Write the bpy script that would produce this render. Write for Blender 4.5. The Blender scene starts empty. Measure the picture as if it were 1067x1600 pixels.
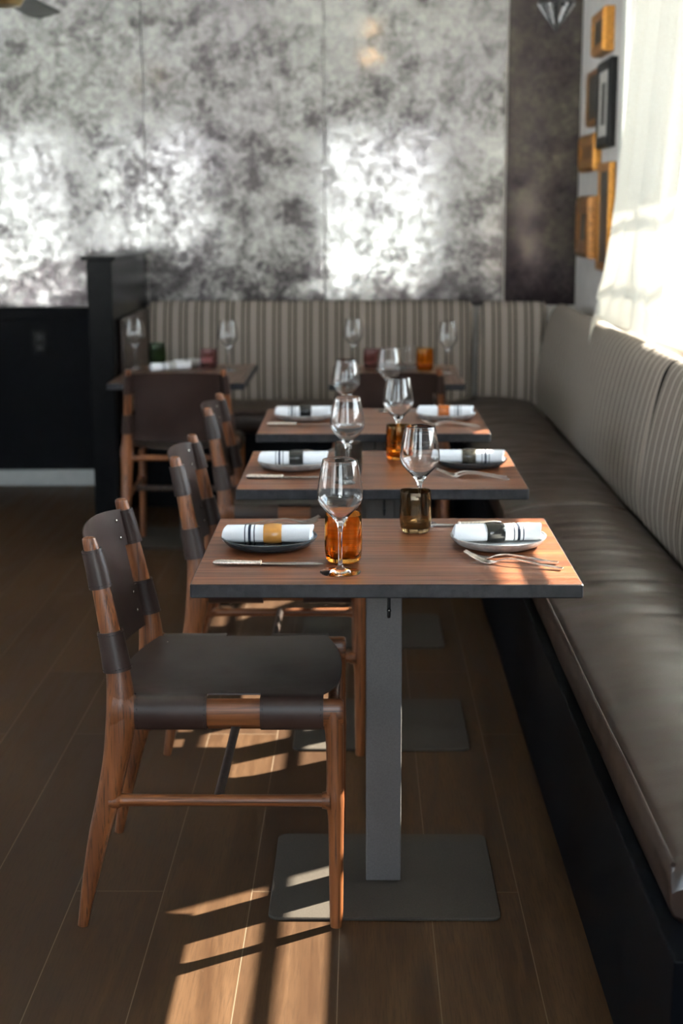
import bpy, bmesh, math, random
from mathutils import Vector, Matrix, noise

random.seed(7)
sc = bpy.context.scene
COL = sc.collection
PI = math.pi

# ------------------------------------------------------------------ camera
cam_d = bpy.data.cameras.new('camera')
cam = bpy.data.objects.new('camera', cam_d)
COL.objects.link(cam)
_p, _y, _r = 0.2046, 0.0142, -0.0036
_f = Vector((-math.sin(_y) * math.cos(_p), math.cos(_y) * math.cos(_p), -math.sin(_p)))
_rt = Vector((math.cos(_y), math.sin(_y), 0))
_up = _rt.cross(_f)
_r2 = _rt * math.cos(_r) + _up * math.sin(_r)
_u2 = -_rt * math.sin(_r) + _up * math.cos(_r)
cam.matrix_world = Matrix(((_r2.x, _u2.x, -_f.x, -0.0475), (_r2.y, _u2.y, -_f.y, -3.0129),
                           (_r2.z, _u2.z, -_f.z, 1.4594), (0, 0, 0, 1)))
cam_d.sensor_fit = 'VERTICAL'
cam_d.sensor_height = 36
cam_d.sensor_width = 24
cam_d.lens = 2261.28 / 1600 * 36
cam_d.clip_start = 0.05
cam_d.dof.use_dof = True
cam_d.dof.focus_distance = 2.86
cam_d.dof.aperture_fstop = 3.4
sc.camera = cam

# ------------------------------------------------------------------ world, sun, exposure
SKY = 4.6
SUN = 225.0
w = bpy.data.worlds.new('world')
sc.world = w
w.use_nodes = True
_n = w.node_tree.nodes
_bg = _n['Background']
_tc = _n.new('ShaderNodeTexCoord')
_sx = _n.new('ShaderNodeSeparateXYZ')
_rp = _n.new('ShaderNodeValToRGB')
w.node_tree.links.new(_tc.outputs['Generated'], _sx.inputs[0])
w.node_tree.links.new(_sx.outputs['Z'], _rp.inputs[0])
w.node_tree.links.new(_rp.outputs[0], _bg.inputs['Color'])
_rp.color_ramp.elements[0].position = 0.0
_rp.color_ramp.elements[0].color = (0.97, 0.98, 1.0, 1)
_rp.color_ramp.elements[1].position = 0.55
_rp.color_ramp.elements[1].color = (0.62, 0.80, 1.0, 1)
_vm = _n.new('ShaderNodeVectorMath')
_vm.operation = 'DOT_PRODUCT'
w.node_tree.links.new(_tc.outputs['Generated'], _vm.inputs[0])
_vm.inputs[1].default_value = (0.667, 0.414, 0.62)
_mr = _n.new('ShaderNodeMapRange')           # the sky is brighter on the side of the sun
w.node_tree.links.new(_vm.outputs['Value'], _mr.inputs[0])
_mr.inputs[1].default_value = -0.6
_mr.inputs[2].default_value = 0.7
_mr.inputs[3].default_value = SKY * 0.95
_mr.inputs[4].default_value = SKY * 2.9
w.node_tree.links.new(_mr.outputs[0], _bg.inputs['Strength'])
sun_d = bpy.data.lights.new('sun', 'SUN')
sun_d.energy = SUN
sun_d.angle = math.radians(0.55)
sun_d.color = (1.0, 0.90, 0.76)
sun = bpy.data.objects.new('sun', sun_d)
COL.objects.link(sun)
sun.location = (6, 4, 6)
sun.rotation_euler = Vector((-0.85, -0.527, -0.79)).to_track_quat('-Z', 'Y').to_euler()

sc.view_settings.view_transform = 'Standard'
sc.view_settings.look = 'None'
sc.view_settings.exposure = 0.55
sc.view_settings.gamma = 1.0
sc.view_settings.use_curve_mapping = False
cy = sc.cycles
cy.use_denoising = True
cy.denoiser = 'OPENIMAGEDENOISE'
cy.max_bounces = 14
cy.diffuse_bounces = 5
cy.glossy_bounces = 6
cy.transmission_bounces = 14
cy.transparent_max_bounces = 16
cy.caustics_refractive = False
cy.caustics_reflective = False
cy.sample_clamp_indirect = 8.0

# daylight sampling portals fill exactly the window openings (see the window list below)
WIN_RIGHT = [(-0.40, 0.905), (1.45, 3.40)]      # y ranges in the right wall
WIN_BACK = [(-4.35, -3.27), (-2.98, -1.72), (-0.52, 0.80)]   # x ranges in the wall behind the camera
SILL, HEAD = 1.0, 2.40
WIN_LEFT_ADDED = [(-1.2, 0.6), (1.2, 3.0)]           # y ranges of unseen windows added to the left wall for fill light
YB = -3.75


def portal(loc, direction, sx, sy):
    d = bpy.data.lights.new('window_daylight', 'AREA')
    d.shape = 'RECTANGLE'
    d.size, d.size_y = sx, sy
    d.cycles.is_portal = True
    o = bpy.data.objects.new('window_daylight', d)
    COL.objects.link(o)
    o.location = loc
    o.rotation_euler = Vector(direction).to_track_quat('-Z', 'Z').to_euler()


for a, b in WIN_RIGHT:
    portal((1.24, (a + b) / 2, (SILL + HEAD) / 2), (-1, 0, 0), b - a, HEAD - SILL)
for a, b in WIN_BACK:
    portal(((a + b) / 2, YB - 0.14, 1.38), (0, 1, 0), b - a, 1.96)

for a, b in WIN_LEFT_ADDED:
    portal((-4.85, (a + b) / 2, 1.65), (1, 0, 0), b - a, 1.5)

# ------------------------------------------------------------------ helpers


class MB:
    """collects verts and faces (with material index and smoothing) for one mesh"""

    def __init__(s):
        s.v, s.f, s.m, s.sm = [], [], [], []

    def add(s, verts, faces, mat=0, smooth=True):
        o = len(s.v)
        s.v += [tuple(p) for p in verts]
        for f in faces:
            s.f.append(tuple(i + o for i in f))
            s.m.append(mat)
            s.sm.append(smooth)

    def box(s, x0, x1, y0, y1, z0, z1, bev=0.0, mat=0, seg=2):
        bm = bmesh.new()
        bmesh.ops.create_cube(bm, size=1)
        for v in bm.verts:
            v.co = Vector(((x0 + x1) / 2 + v.co.x * (x1 - x0), (y0 + y1) / 2 + v.co.y * (y1 - y0), (z0 + z1) / 2 + v.co.z * (z1 - z0)))
        if bev > 0:
            bmesh.ops.bevel(bm, geom=bm.edges[:], offset=bev, segments=seg, affect='EDGES', profile=0.5)
        s.from_bm(bm, mat, smooth=False)
        return s

    def from_bm(s, bm, mat=0, smooth=True):
        bm.verts.index_update()
        s.add([v.co[:] for v in bm.verts], [[v.index for v in f.verts] for f in bm.faces], mat, smooth)
        bm.free()

    def rings(s, rings, closed=True, cap=True, mat=0, smooth=True):
        n = len(rings[0])
        o = len(s.v)
        vs = [p for r in rings for p in r]
        fs = []
        for i in range(len(rings) - 1):
            for j in range(n if closed else n - 1):
                k = (j + 1) % n
                fs.append((i * n + j, i * n + k, (i + 1) * n + k, (i + 1) * n + j))
        s.add(vs, fs, mat, smooth)
        if cap and closed:
            s.f.append(tuple(o + j for j in reversed(range(n)))); s.m.append(mat); s.sm.append(False)
            L = (len(rings) - 1) * n
            s.f.append(tuple(o + L + j for j in range(n))); s.m.append(mat); s.sm.append(False)
        return s

    def tube(s, pts, rad, seg=14, mat=0, cap=True, up=None, flat=None):
        """sweep; rad: number or list; flat: (a, b) multipliers of the radius along the two frame axes"""
        pts = [Vector(p) for p in pts]
        if not isinstance(rad, (list, tuple)):
            rad = [rad] * len(pts)
        t0 = (pts[1] - pts[0]).normalized()
        ref = Vector(up) if up else (Vector((0, 0, 1)) if abs(t0.z) < 0.9 else Vector((0, 1, 0)))
        n = (ref - t0 * ref.dot(t0)).normalized()
        out = []
        fa, fb = flat or (1, 1)
        for i, p in enumerate(pts):
            a = pts[max(i - 1, 0)]
            b = pts[min(i + 1, len(pts) - 1)]
            t = (b - a).normalized()
            n = (n - t * n.dot(t)).normalized()
            bn = t.cross(n)
            out.append([p + n * math.cos(2 * PI * j / seg) * rad[i] * fa + bn * math.sin(2 * PI * j / seg) * rad[i] * fb for j in range(seg)])
        return s.rings(out, True, cap, mat)

    def lathe(s, prof, seg=40, mat=0, c=(0, 0, 0), sup=None):
        """prof: (r, z) list; sup: superellipse exponent for a rounded square"""
        rr = []
        for r, z in prof:
            ring = []
            for j in range(seg):
                a = 2 * PI * j / seg
                k = 1.0
                if sup:
                    k = (abs(math.cos(a)) ** sup + abs(math.sin(a)) ** sup) ** (-1 / sup)
                ring.append((c[0] + r * k * math.cos(a), c[1] + r * k * math.sin(a), c[2] + z))
            rr.append(ring)
        return s.rings(rr, True, False, mat)

    def grid(s, fn, nu, nv, mat=0, skip=None, smooth=True):
        vs = [fn(i / nu, j / nv) for i in range(nu + 1) for j in range(nv + 1)]
        fs = []
        for i in range(nu):
            for j in range(nv):
                if skip and skip((i + .5) / nu, (j + .5) / nv):
                    continue
                fs.append((i * (nv + 1) + j, (i + 1) * (nv + 1) + j, (i + 1) * (nv + 1) + j + 1, i * (nv + 1) + j + 1))
        s.add(vs, fs, mat, smooth)
        return s

    def ball(s, c, r, mat=0, u=10, v=7, scale=(1, 1, 1)):
        bm = bmesh.new()
        bmesh.ops.create_uvsphere(bm, u_segments=u, v_segments=v, radius=r)
        for q in bm.verts:
            q.co = Vector((q.co.x * scale[0] + c[0], q.co.y * scale[1] + c[1], q.co.z * scale[2] + c[2]))
        s.from_bm(bm, mat)
        return s

    def build(s, name, mats, parent=None, loc=(0, 0, 0), merge=False):
        me = bpy.data.meshes.new(name)
        me.from_pydata(s.v, [], s.f)
        if not isinstance(mats, (list, tuple)):
            mats = [mats]
        for m in mats:
            me.materials.append(m)
        me.polygons.foreach_set('material_index', s.m)
        me.polygons.foreach_set('use_smooth', s.sm)
        bm = bmesh.new()
        bm.from_mesh(me)
        if merge:
            bmesh.ops.remove_doubles(bm, verts=bm.verts[:], dist=1e-5)
        bmesh.ops.recalc_face_normals(bm, faces=bm.faces[:])
        for e in bm.edges:
            if len(e.link_faces) == 2 and e.calc_face_angle(0) > 0.75:
                e.smooth = False
        bm.to_mesh(me)
        bm.free()
        me.update()
        o = bpy.data.objects.new(name, me)
        COL.objects.link(o)
        o.location = loc
        if parent:
            o.parent = parent
        return o


def solid(o, t, off=-1):
    m = o.modifiers.new('thickness', 'SOLIDIFY')
    m.thickness = t
    m.offset = off
    return o


def bake(o, extra=None, mat=None):
    """apply the modifiers, mark sharp edges, join the small trimmings into the same mesh"""
    dg = bpy.context.evaluated_depsgraph_get()
    dg.update()
    me = bpy.data.meshes.new_from_object(o.evaluated_get(dg))
    o.modifiers.clear()
    bm = bmesh.new()
    bm.from_mesh(me)
    for e in bm.edges:
        if len(e.link_faces) == 2 and e.calc_face_angle(0) > 0.75:
            e.smooth = False
    if extra:
        me.materials.append(mat)
        k = len(me.materials) - 1
        vs = [bm.verts.new(p) for p in extra.v]
        for f in extra.f:
            q = bm.faces.new([vs[i] for i in f])
            q.material_index = k
            q.smooth = True
    bm.to_mesh(me)
    bm.free()
    me.name = o.name
    o.data = me
    return o


def subsurf(o, n=1):
    m = o.modifiers.new('smooth', 'SUBSURF')
    m.levels = m.render_levels = n
    return o


def empty(name, label, cat, loc=(0, 0, 0), rz=0.0, group=None):
    o = bpy.data.objects.new(name, None)
    o.empty_display_size = 0.1
    COL.objects.link(o)
    o.location = loc
    o.rotation_euler = (0, 0, rz)
    return tag(o, label, cat, group)


def tag(o, label=None, cat=None, group=None, kind=None):
    if label: o['label'] = label
    if cat: o['category'] = cat
    if group: o['group'] = group
    if kind: o['kind'] = kind
    return o


def kids(o):
    return [c for c in bpy.data.objects if c.parent == o]


def dup(src, loc, rz, label, group=None):
    r = src.copy()
    COL.objects.link(r)
    r.location = loc
    r.rotation_euler = (0, 0, rz)
    r['label'] = label
    if group: r['group'] = group

    def rec(a, b):
        for ch in kids(a):
            c = ch.copy()
            COL.objects.link(c)
            c.parent = b
            rec(ch, c)
    rec(src, r)
    return r


def lerp(a, b, t):
    return a + (b - a) * t


def pl(tab, x):
    """piecewise linear table lookup; tab: list of (x, y...) rows"""
    if x <= tab[0][0]: return tab[0][1:]
    for a, b in zip(tab, tab[1:]):
        if x <= b[0]:
            t = (x - a[0]) / (b[0] - a[0])
            return tuple(lerp(p, q, t) for p, q in zip(a[1:], b[1:]))
    return tab[-1][1:]


def spline(rows, n):
    """Catmull-Rom through rows of numbers"""
    out = []
    m = len(rows) - 1
    for i in range(m * n + 1):
        k = min(i // n, m - 1)
        t = i / n - k
        p0, p1, p2, p3 = rows[max(k - 1, 0)], rows[k], rows[k + 1], rows[min(k + 2, m)]
        out.append(tuple(0.5 * (2 * b + (c - a) * t + (2 * a - 5 * b + 4 * c - d) * t * t + (-a + 3 * b - 3 * c + d) * t ** 3)
                         for a, b, c, d in zip(p0, p1, p2, p3)))
    return out


# ------------------------------------------------------------------ materials
class NT:
    def __init__(s, name):
        s.m = bpy.data.materials.new(name)
        s.m.use_nodes = True
        s.t = s.m.node_tree
        s.b = s.t.nodes['Principled BSDF']
        s.out = s.t.nodes['Material Output']

    def n(s, typ, **kw):
        o = s.t.nodes.new('ShaderNode' + typ)
        for k, v in kw.items():
            setattr(o, k, v)
        return o

    def l(s, a, b):
        s.t.links.new(a, b)

    def pos(s, world=False):
        return s.n('NewGeometry').outputs['Position'] if world else s.n('TexCoord').outputs['Object']

    def mapv(s, vec, scale=(1, 1, 1), loc=(0, 0, 0), rot=(0, 0, 0)):
        o = s.n('Mapping')
        s.l(vec, o.inputs[0])
        o.inputs['Scale'].default_value = scale
        o.inputs['Location'].default_value = loc
        o.inputs['Rotation'].default_value = rot
        return o.outputs[0]

    def noise(s, vec, scale=5, detail=4, rough=0.55, dist=0.0):
        o = s.n('TexNoise')
        s.l(vec, o.inputs['Vector'])
        o.inputs['Scale'].default_value = scale
        o.inputs['Detail'].default_value = detail
        o.inputs['Roughness'].default_value = rough
        o.inputs['Distortion'].default_value = dist
        return o.outputs[0]

    def ramp(s, fac, stops, interp='LINEAR'):
        o = s.n('ValToRGB')
        s.l(fac, o.inputs[0])
        cr = o.color_ramp
        cr.interpolation = interp
        while len(cr.elements) < len(stops):
            cr.elements.new(0.5)
        for e, (p, c) in zip(cr.elements, stops):
            e.position = p
            e.color = (c, c, c, 1) if isinstance(c, (int, float)) else (*c, 1)
        return o.outputs[0]

    def mix(s, fac, a, b, mode='MIX'):
        o = s.n('Mix', data_type='RGBA', blend_type=mode)
        for sock, v in ((o.inputs[0], fac), (o.inputs[6], a), (o.inputs[7], b)):
            if hasattr(v, 'links'):
                s.l(v, sock)
            elif isinstance(v, (int, float)):
                sock.default_value = v
            else:
                sock.default_value = (*v, 1)
        return o.outputs[2]

    def math(s, op, a, b=None, c=None):
        o = s.n('Math', operation=op)
        for i, v in enumerate((a, b, c)):
            if v is None: continue
            if hasattr(v, 'links'): s.l(v, o.inputs[i])
            else: o.inputs[i].default_value = v
        return o.outputs[0]

    def bump(s, h, strength=0.2, dist=0.01):
        o = s.n('Bump')
        o.inputs['Strength'].default_value = strength
        o.inputs['Distance'].default_value = dist
        s.l(h, o.inputs['Height'])
        s.l(o.outputs[0], s.b.inputs['Normal'])
        return o.outputs[0]

    def set(s, **kw):
        names = {'color': 'Base Color', 'rough': 'Roughness', 'metal': 'Metallic', 'spec': 'Specular IOR Level', 'coat': 'Coat Weight',
                 'coat_rough': 'Coat Roughness', 'sheen': 'Sheen Weight', 'trans': 'Transmission Weight', 'ior': 'IOR'}
        for k, v in kw.items():
            i = s.b.inputs[names[k]]
            if hasattr(v, 'links'): s.l(v, i)
            elif k == 'color': i.default_value = (*v, 1)
            else: i.default_value = v
        return s


def plain(name, color, rough=0.5, metal=0.0, nscale=40, namt=0.12, bump=0.0, spec=0.5, **kw):
    t = NT(name)
    nz = t.noise(t.pos(), nscale, 4)
    dark = tuple(c * (1 - namt) for c in color)
    light = tuple(min(1, c * (1 + namt)) for c in color)
    t.set(color=t.ramp(nz, [(0.3, dark), (0.7, light)]), rough=rough, metal=metal, spec=spec, **kw)
    if bump:
        t.bump(nz, bump, 0.002)
    return t.m


def wood(name, c_dark, c_light, axis='x', rough=0.4, grain=1.0, coat=0.0, bump=0.15, spec=0.5, contrast=1.15):
    t = NT(name)
    p = t.pos()
    st = {'x': (0.06, 1, 1), 'y': (1, 0.06, 1), 'z': (1, 1, 0.06)}[axis]
    v = t.mapv(p, st)
    big = t.noise(v, 22 * grain, 3, 0.5, 0.6)
    fine = t.noise(t.mapv(p, tuple(a * (0.35 if a < 1 else 1) for a in st)), 170 * grain, 3, 0.6)
    col = t.ramp(big, [(0.33, c_dark), (0.68, c_light)])
    dk = tuple(c * 0.35 for c in c_dark)
    col = t.mix(t.ramp(fine, [(0.50, 0.0), (0.66, 0.75 * contrast)]), col, dk)
    t.set(color=col, rough=t.ramp(fine, [(0.3, rough), (0.7, min(1, rough + .15))]), coat=coat, coat_rough=0.15, spec=spec)
    t.bump(fine, bump, 0.001)
    return t.m


def leather(name, color, rough=0.42, bump=0.12, scale=260, spec=0.5):
    t = NT(name)
    p = t.pos()
    vo = t.n('TexVoronoi')
    t.l(p, vo.inputs['Vector'])
    vo.inputs['Scale'].default_value = scale
    nz = t.noise(p, 9, 5)
    dark = tuple(c * 0.75 for c in color)
    lite = tuple(c * 1.2 for c in color)
    t.set(color=t.ramp(nz, [(0.3, dark), (0.7, lite)]), rough=t.ramp(nz, [(0.3, rough - 0.05), (0.7, rough + 0.08)]), spec=spec)
    t.bump(vo.outputs['Distance'], bump, 0.0008)
    return t.m


def stripes(name, axis, period=0.082, off=0.0, world=True, mirror=False):
    """woven upholstery: tan bands between dark brown lines, running vertically"""
    t = NT(name)
    p = t.pos(world)
    sx = t.n('SeparateXYZ')
    t.l(p, sx.inputs[0])
    u = t.math('FRACT', t.math('DIVIDE', t.math('ADD', sx.outputs[axis], off + 50 * period), period))
    tan = (0.325, 0.278, 0.243)
    tan2 = (0.50, 0.445, 0.40)
    dk = (0.008, 0.005, 0.005)
    st = [(0.0, dk), (0.105, dk), (0.12, tan2), (0.16, tan), (0.31, tan), (0.345, tan2), (0.36, dk), (0.47, dk), (0.485, tan2), (0.53, tan),
          (0.64, tan), (0.68, tan2), (0.73, tan), (0.78, tan2), (0.84, tan), (0.93, tan), (0.985, tan2), (1.0, dk)]
    c = t.ramp(u, st)
    wv = t.noise(t.mapv(p, (1, 1, 1)), 700, 2)
    c = t.mix(t.ramp(wv, [(0.35, 0.0), (0.7, 0.22)]), c, (0.05, 0.04, 0.03))
    t.set(color=c, rough=0.85, spec=0.12)
    t.bump(wv, 0.25, 0.001)
    return t.m


def glass(name, color=(1, 1, 1), rough=0.0, ior=1.46):
    t = NT(name)
    g = t.n('BsdfGlass')
    nz = t.noise(t.pos(), 30, 2)
    t.l(t.ramp(nz, [(0.3, tuple(c * 0.98 for c in color)), (0.7, color)]), g.inputs['Color'])
    g.inputs['Roughness'].default_value = rough
    g.inputs['IOR'].default_value = ior
    t.l(g.outputs[0], t.out.inputs[0])
    return t.m


def pane_glass():
    t = NT('window_pane_glass')
    tr = t.n('BsdfTransparent')
    tr.inputs[0].default_value = (0.94, 0.96, 0.95, 1)
    gl = t.n('BsdfGlossy')
    gl.inputs['Roughness'].default_value = 0.02
    fr = t.n('Fresnel')
    fr.inputs[0].default_value = 1.45
    mx = t.n('MixShader')
    t.l(t.math('MULTIPLY', fr.outputs[0], 0.8), mx.inputs[0])
    t.l(tr.outputs[0], mx.inputs[1])
    t.l(gl.outputs[0], mx.inputs[2])
    t.l(mx.outputs[0], t.out.inputs[0])
    return t.m


def floor_mat():
    t = NT('walnut_floor_planks')
    p = t.pos(True)
    br = t.n('TexBrick')
    t.l(t.mapv(p, (1, 1, 1), (0.90, -0.10, 0), (0, 0, PI / 2)), br.inputs['Vector'])
    br.offset = 0.37
    br.inputs['Scale'].default_value = 1.0
    br.inputs['Brick Width'].default_value = 1.55
    br.inputs['Row Height'].default_value = 0.194
    br.inputs['Mortar Size'].default_value = 0.0011
    br.inputs['Mortar Smooth'].default_value = 0.2
    br.inputs['Bias'].default_value = -0.1
    br.inputs['Color1'].default_value = (0.0, 0.0, 0.0, 1)
    br.inputs['Color2'].default_value = (1, 1, 1, 1)
    br.inputs['Mortar'].default_value = (0.5, 0.5, 0.5, 1)
    sep = t.n('SeparateColor')
    t.l(br.outputs['Color'], sep.inputs[0])
    shade = sep.outputs[0]
    # grain shifted from plank to plank
    cmb = t.n('CombineXYZ')
    t.l(t.math('MULTIPLY', shade, 7.3), cmb.inputs[1])
    va = t.n('VectorMath', operation='ADD')
    t.l(p, va.inputs[0])
    t.l(cmb.outputs[0], va.inputs[1])
    v = t.mapv(va.outputs[0], (1, 0.09, 1))
    big = t.noise(v, 16, 4, 0.55, 1.2)
    fine = t.noise(t.mapv(va.outputs[0], (1, 0.05, 1)), 260, 3, 0.6)
    c = t.ramp(big, [(0.30, (0.029, 0.0135, 0.0065)), (0.5, (0.050, 0.0255, 0.012)), (0.72, (0.080, 0.043, 0.021))])
    c = t.mix(t.ramp(shade, [(0.0, 0.0), (1.0, 0.7)]), c, (0.026, 0.014, 0.009))
    c = t.mix(t.ramp(fine, [(0.48, 0.0), (0.68, 0.5)]), c, (0.022, 0.012, 0.007))
    c = t.mix(t.math('MULTIPLY', br.outputs['Fac'], 0.5), c, (0.19, 0.15, 0.11))  # plank seams painted lighter, like bevels catching the light
    t.set(color=c, rough=t.ramp(big, [(0.3, 0.40), (0.7, 0.54)]), spec=0.10)
    h = t.math('ADD', t.math('MULTIPLY', fine, 0.4), t.math('MULTIPLY', br.outputs['Fac'], -1.0))
    t.bump(h, 0.15, 0.001)
    return t.m


def mirror_mat(name, dark):
    """antiqued mirror: silver worn away in purple-black blotches"""
    t = NT(name)
    p = t.pos(True)
    n1 = t.noise(t.mapv(p, (1, 1, 1), (3.1, 0, 1.7)), 3.0, 6, 0.62, 0.9)
    n2 = t.noise(p, 11.0, 8, 0.70, 0.3)
    n3 = t.noise(p, 34, 7, 0.75)
    n4 = t.noise(p, 1.2, 3, 0.5)
    s = t.math('ADD', t.math('MULTIPLY', n1, 0.38), t.math('ADD', t.math('MULTIPLY', n2, 0.40), t.math('MULTIPLY', n3, 0.28)))
    # heavier wear towards the lower edge of the sheets
    sp = t.n('SeparateXYZ')
    t.l(p, sp.inputs[0])
    low = t.ramp(sp.outputs[2], [(0.0, 0.0), (1.0, 0.0)])
    wz = t.n('MapRange')
    t.l(sp.outputs[2], wz.inputs[0])
    wz.inputs[1].default_value = 1.30
    wz.inputs[2].default_value = 0.95
    wz.inputs[3].default_value = 0.0
    wz.inputs[4].default_value = 0.09 if not dark else 0.16
    s = t.math('ADD', s, wz.outputs[0])
    if dark:  # unlit sheet: the missing light is painted in as darker silver
        col = t.ramp(s, [(0.36, (0.15, 0.135, 0.11)), (0.48, (0.085, 0.074, 0.064)), (0.60, (0.045, 0.036, 0.040)), (0.74, (0.012, 0.009, 0.012))])
    else:
        tint = t.ramp(n4, [(0.35, (0.52, 0.515, 0.485)), (0.65, (0.44, 0.415, 0.42))])
        wear = t.ramp(s, [(0.49, 0.0), (0.54, 0.30), (0.585, 0.75), (0.66, 0.95)])
        col = t.mix(wear, tint, (0.034, 0.026, 0.032))
    r1 = t.ramp(n2, [(0.3, 0.02), (0.72, 0.06)])
    g1 = t.n('BsdfGlossy')
    g2 = t.n('BsdfGlossy')
    df = t.n('BsdfDiffuse')
    for q in (g1, g2, df):
        t.l(col, q.inputs['Color'])
    t.l(r1, g1.inputs['Roughness'])
    g2.inputs['Roughness'].default_value = 0.42
    b = t.n('Bump')
    n5 = t.noise(p, 75, 3, 0.6)
    b.inputs['Strength'].default_value = 0.5
    b.inputs['Distance'].default_value = 0.0009
    hb = t.math('ADD', t.math('MULTIPLY', n2, 0.5), t.math('MULTIPLY', n5, 0.5))
    t.l(hb, b.inputs['Height'])
    for q in (g1, g2, df):
        t.l(b.outputs[0], q.inputs['Normal'])
    m1 = t.n('MixShader')
    sk = t.noise(t.mapv(p, (1, 1, 1), (0.7, 0, 5.2)), 24, 5, 0.65)
    t.l(t.ramp(sk, [(0.40, 0.30), (0.60, 0.90)]) if not dark else t.ramp(sk, [(0.40, 0.5), (0.60, 0.9)]), m1.inputs[0])
    t.l(g1.outputs[0], m1.inputs[1])
    t.l(g2.outputs[0], m1.inputs[2])
    m2 = t.n('MixShader')
    m2.inputs[0].default_value = 0.34 if not dark else 0.5
    t.l(m1.outputs[0], m2.inputs[1])
    t.l(df.outputs[0], m2.inputs[2])
    t.l(m2.outputs[0], t.out.inputs[0])
    return t.m


def sheer_mat():
    t = NT('sheer_white_linen')
    p = t.pos()
    wv = t.noise(t.mapv(p, (1, 1, 0.3)), 420, 2)
    c = t.ramp(wv, [(0.3, (0.82, 0.78, 0.68)), (0.7, (0.93, 0.90, 0.82))])
    d = t.n('BsdfDiffuse')
    tl = t.n('BsdfTranslucent')
    tr = t.n('BsdfTransparent')
    t.l(c, d.inputs[0])
    t.l(c, tl.inputs[0])
    m1 = t.n('MixShader')
    m1.inputs[0].default_value = 0.038
    t.l(d.outputs[0], m1.inputs[1])
    t.l(tl.outputs[0], m1.inputs[2])
    m2 = t.n('MixShader')
    m2.inputs[0].default_value = 0.008
    t.l(m1.outputs[0], m2.inputs[1])
    t.l(tr.outputs[0], m2.inputs[2])
    t.l(m2.outputs[0], t.out.inputs[0])
    return t.m


def napkin_mat(name, lines):
    t = NT(name)
    sx = t.n('SeparateXYZ')
    t.l(t.pos(), sx.inputs[0])
    x = sx.outputs[0]
    f = None
    for c, hw in lines:
        q = t.math('LESS_THAN', t.math('ABSOLUTE', t.math('SUBTRACT', x, c)), hw)
        f = q if f is None else t.math('MAXIMUM', f, q)
    wv = t.noise(t.pos(), 900, 2)
    base = t.ramp(wv, [(0.3, (0.70, 0.71, 0.745)), (0.7, (0.79, 0.80, 0.835))])
    t.set(color=t.mix(f, base, (0.028, 0.035, 0.055)), rough=0.9, spec=0.15)
    t.bump(wv, 0.2, 0.001)
    return t.m


M = {}
M['floor'] = floor_mat()
M['plaster'] = plain('warm_grey_plaster', (0.68, 0.65, 0.63), 0.85, nscale=14, namt=0.06, bump=0.05)
M['ceiling'] = plain('white_ceiling_paint', (0.72, 0.71, 0.68), 0.9, nscale=8, namt=0.04)
M['black'] = plain('black_painted_panelling', (0.0025, 0.003, 0.0045), 0.5, nscale=30, namt=0.3, bump=0.03, spec=0.07)
M['black_gloss'] = plain('black_satin_paint', (0.004, 0.0042, 0.005), 0.24, nscale=20, namt=0.25, spec=0.08)
M['trim'] = plain('pale_grey_trim_paint', (0.42, 0.44, 0.44), 0.55, nscale=20, namt=0.05)
M['white_trim'] = plain('white_window_paint', (0.80, 0.80, 0.76), 0.45, nscale=20, namt=0.04)
M['mirror'] = mirror_mat('antique_mirror', False)
M['mirror_unlit'] = mirror_mat('unlit_antique_mirror', True)
M['table'] = wood('table_top_wood', (0.090, 0.026, 0.009), (0.215, 0.071, 0.024), 'x', 0.32, 1.0, coat=0.12, bump=0.25)
M['table_y'] = wood('table_top_wood_lengthwise', (0.060, 0.026, 0.014), (0.12, 0.055, 0.030), 'y', 0.34, 1.0, coat=0.2)
M['edge'] = plain('black_stained_table_edge', (0.018, 0.018, 0.022), 0.42, nscale=60, namt=0.5, bump=0.15, spec=0.3)
M['chairwood'] = wood('walnut_chair_frame', (0.095, 0.029, 0.009), (0.225, 0.075, 0.023), 'z', 0.34, 1.3, coat=0.08)
M['chairwood_x'] = wood('walnut_chair_rail', (0.095, 0.029, 0.009), (0.225, 0.075, 0.023), 'x', 0.34, 1.3, coat=0.08)
M['chairdark'] = plain('dark_brown_stretcher', (0.045, 0.025, 0.018), 0.5, nscale=60, namt=0.5)
M['hide'] = leather('brown_saddle_leather', (0.030, 0.0165, 0.0140), 0.36, 0.08, 420, 0.36)
M['thread'] = plain('black_stitching', (0.010, 0.009, 0.010), 0.7)
M['rivet'] = plain('nickel_rivet', (0.72, 0.68, 0.60), 0.22, 1.0)
M['bench_hide'] = leather('dark_brown_bench_leather', (0.027, 0.0135, 0.009), 0.35, 0.10, 300, 0.6)
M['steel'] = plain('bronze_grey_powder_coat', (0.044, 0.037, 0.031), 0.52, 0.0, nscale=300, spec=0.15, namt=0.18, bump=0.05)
M['str_y'] = stripes('striped_fabric_side', 1, off=0.01)
M['str_x'] = stripes('striped_fabric_back', 0, off=0.02)
M['pole'] = plain('front_lit_grey_pole', (0.105, 0.098, 0.097), 0.5, 0.0, nscale=300, namt=0.12, bump=0.03, spec=0.3)  # grey lightened against the base plate to stand in for front light
M['clear'] = glass('clear_crystal')
M['amber'] = glass('amber_glass', (1.0, 0.72, 0.35))
M['smoke'] = glass('brown_smoke_glass', (0.74, 0.63, 0.48))
M['grey_smoke'] = glass('grey_smoke_glass', (0.58, 0.59, 0.57))
M['green_smoke'] = glass('dark_green_glass', (0.42, 0.52, 0.38))
M['plum'] = glass('plum_glass', (0.80, 0.62, 0.62))
M['pane'] = pane_glass()
M['navy_plate'] = plain('dark_slate_glaze', (0.035, 0.042, 0.048), 0.25, nscale=25, namt=0.3)
M['grey_plate'] = plain('pale_grey_glaze', (0.55, 0.56, 0.56), 0.22, nscale=18, namt=0.12)
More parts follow.
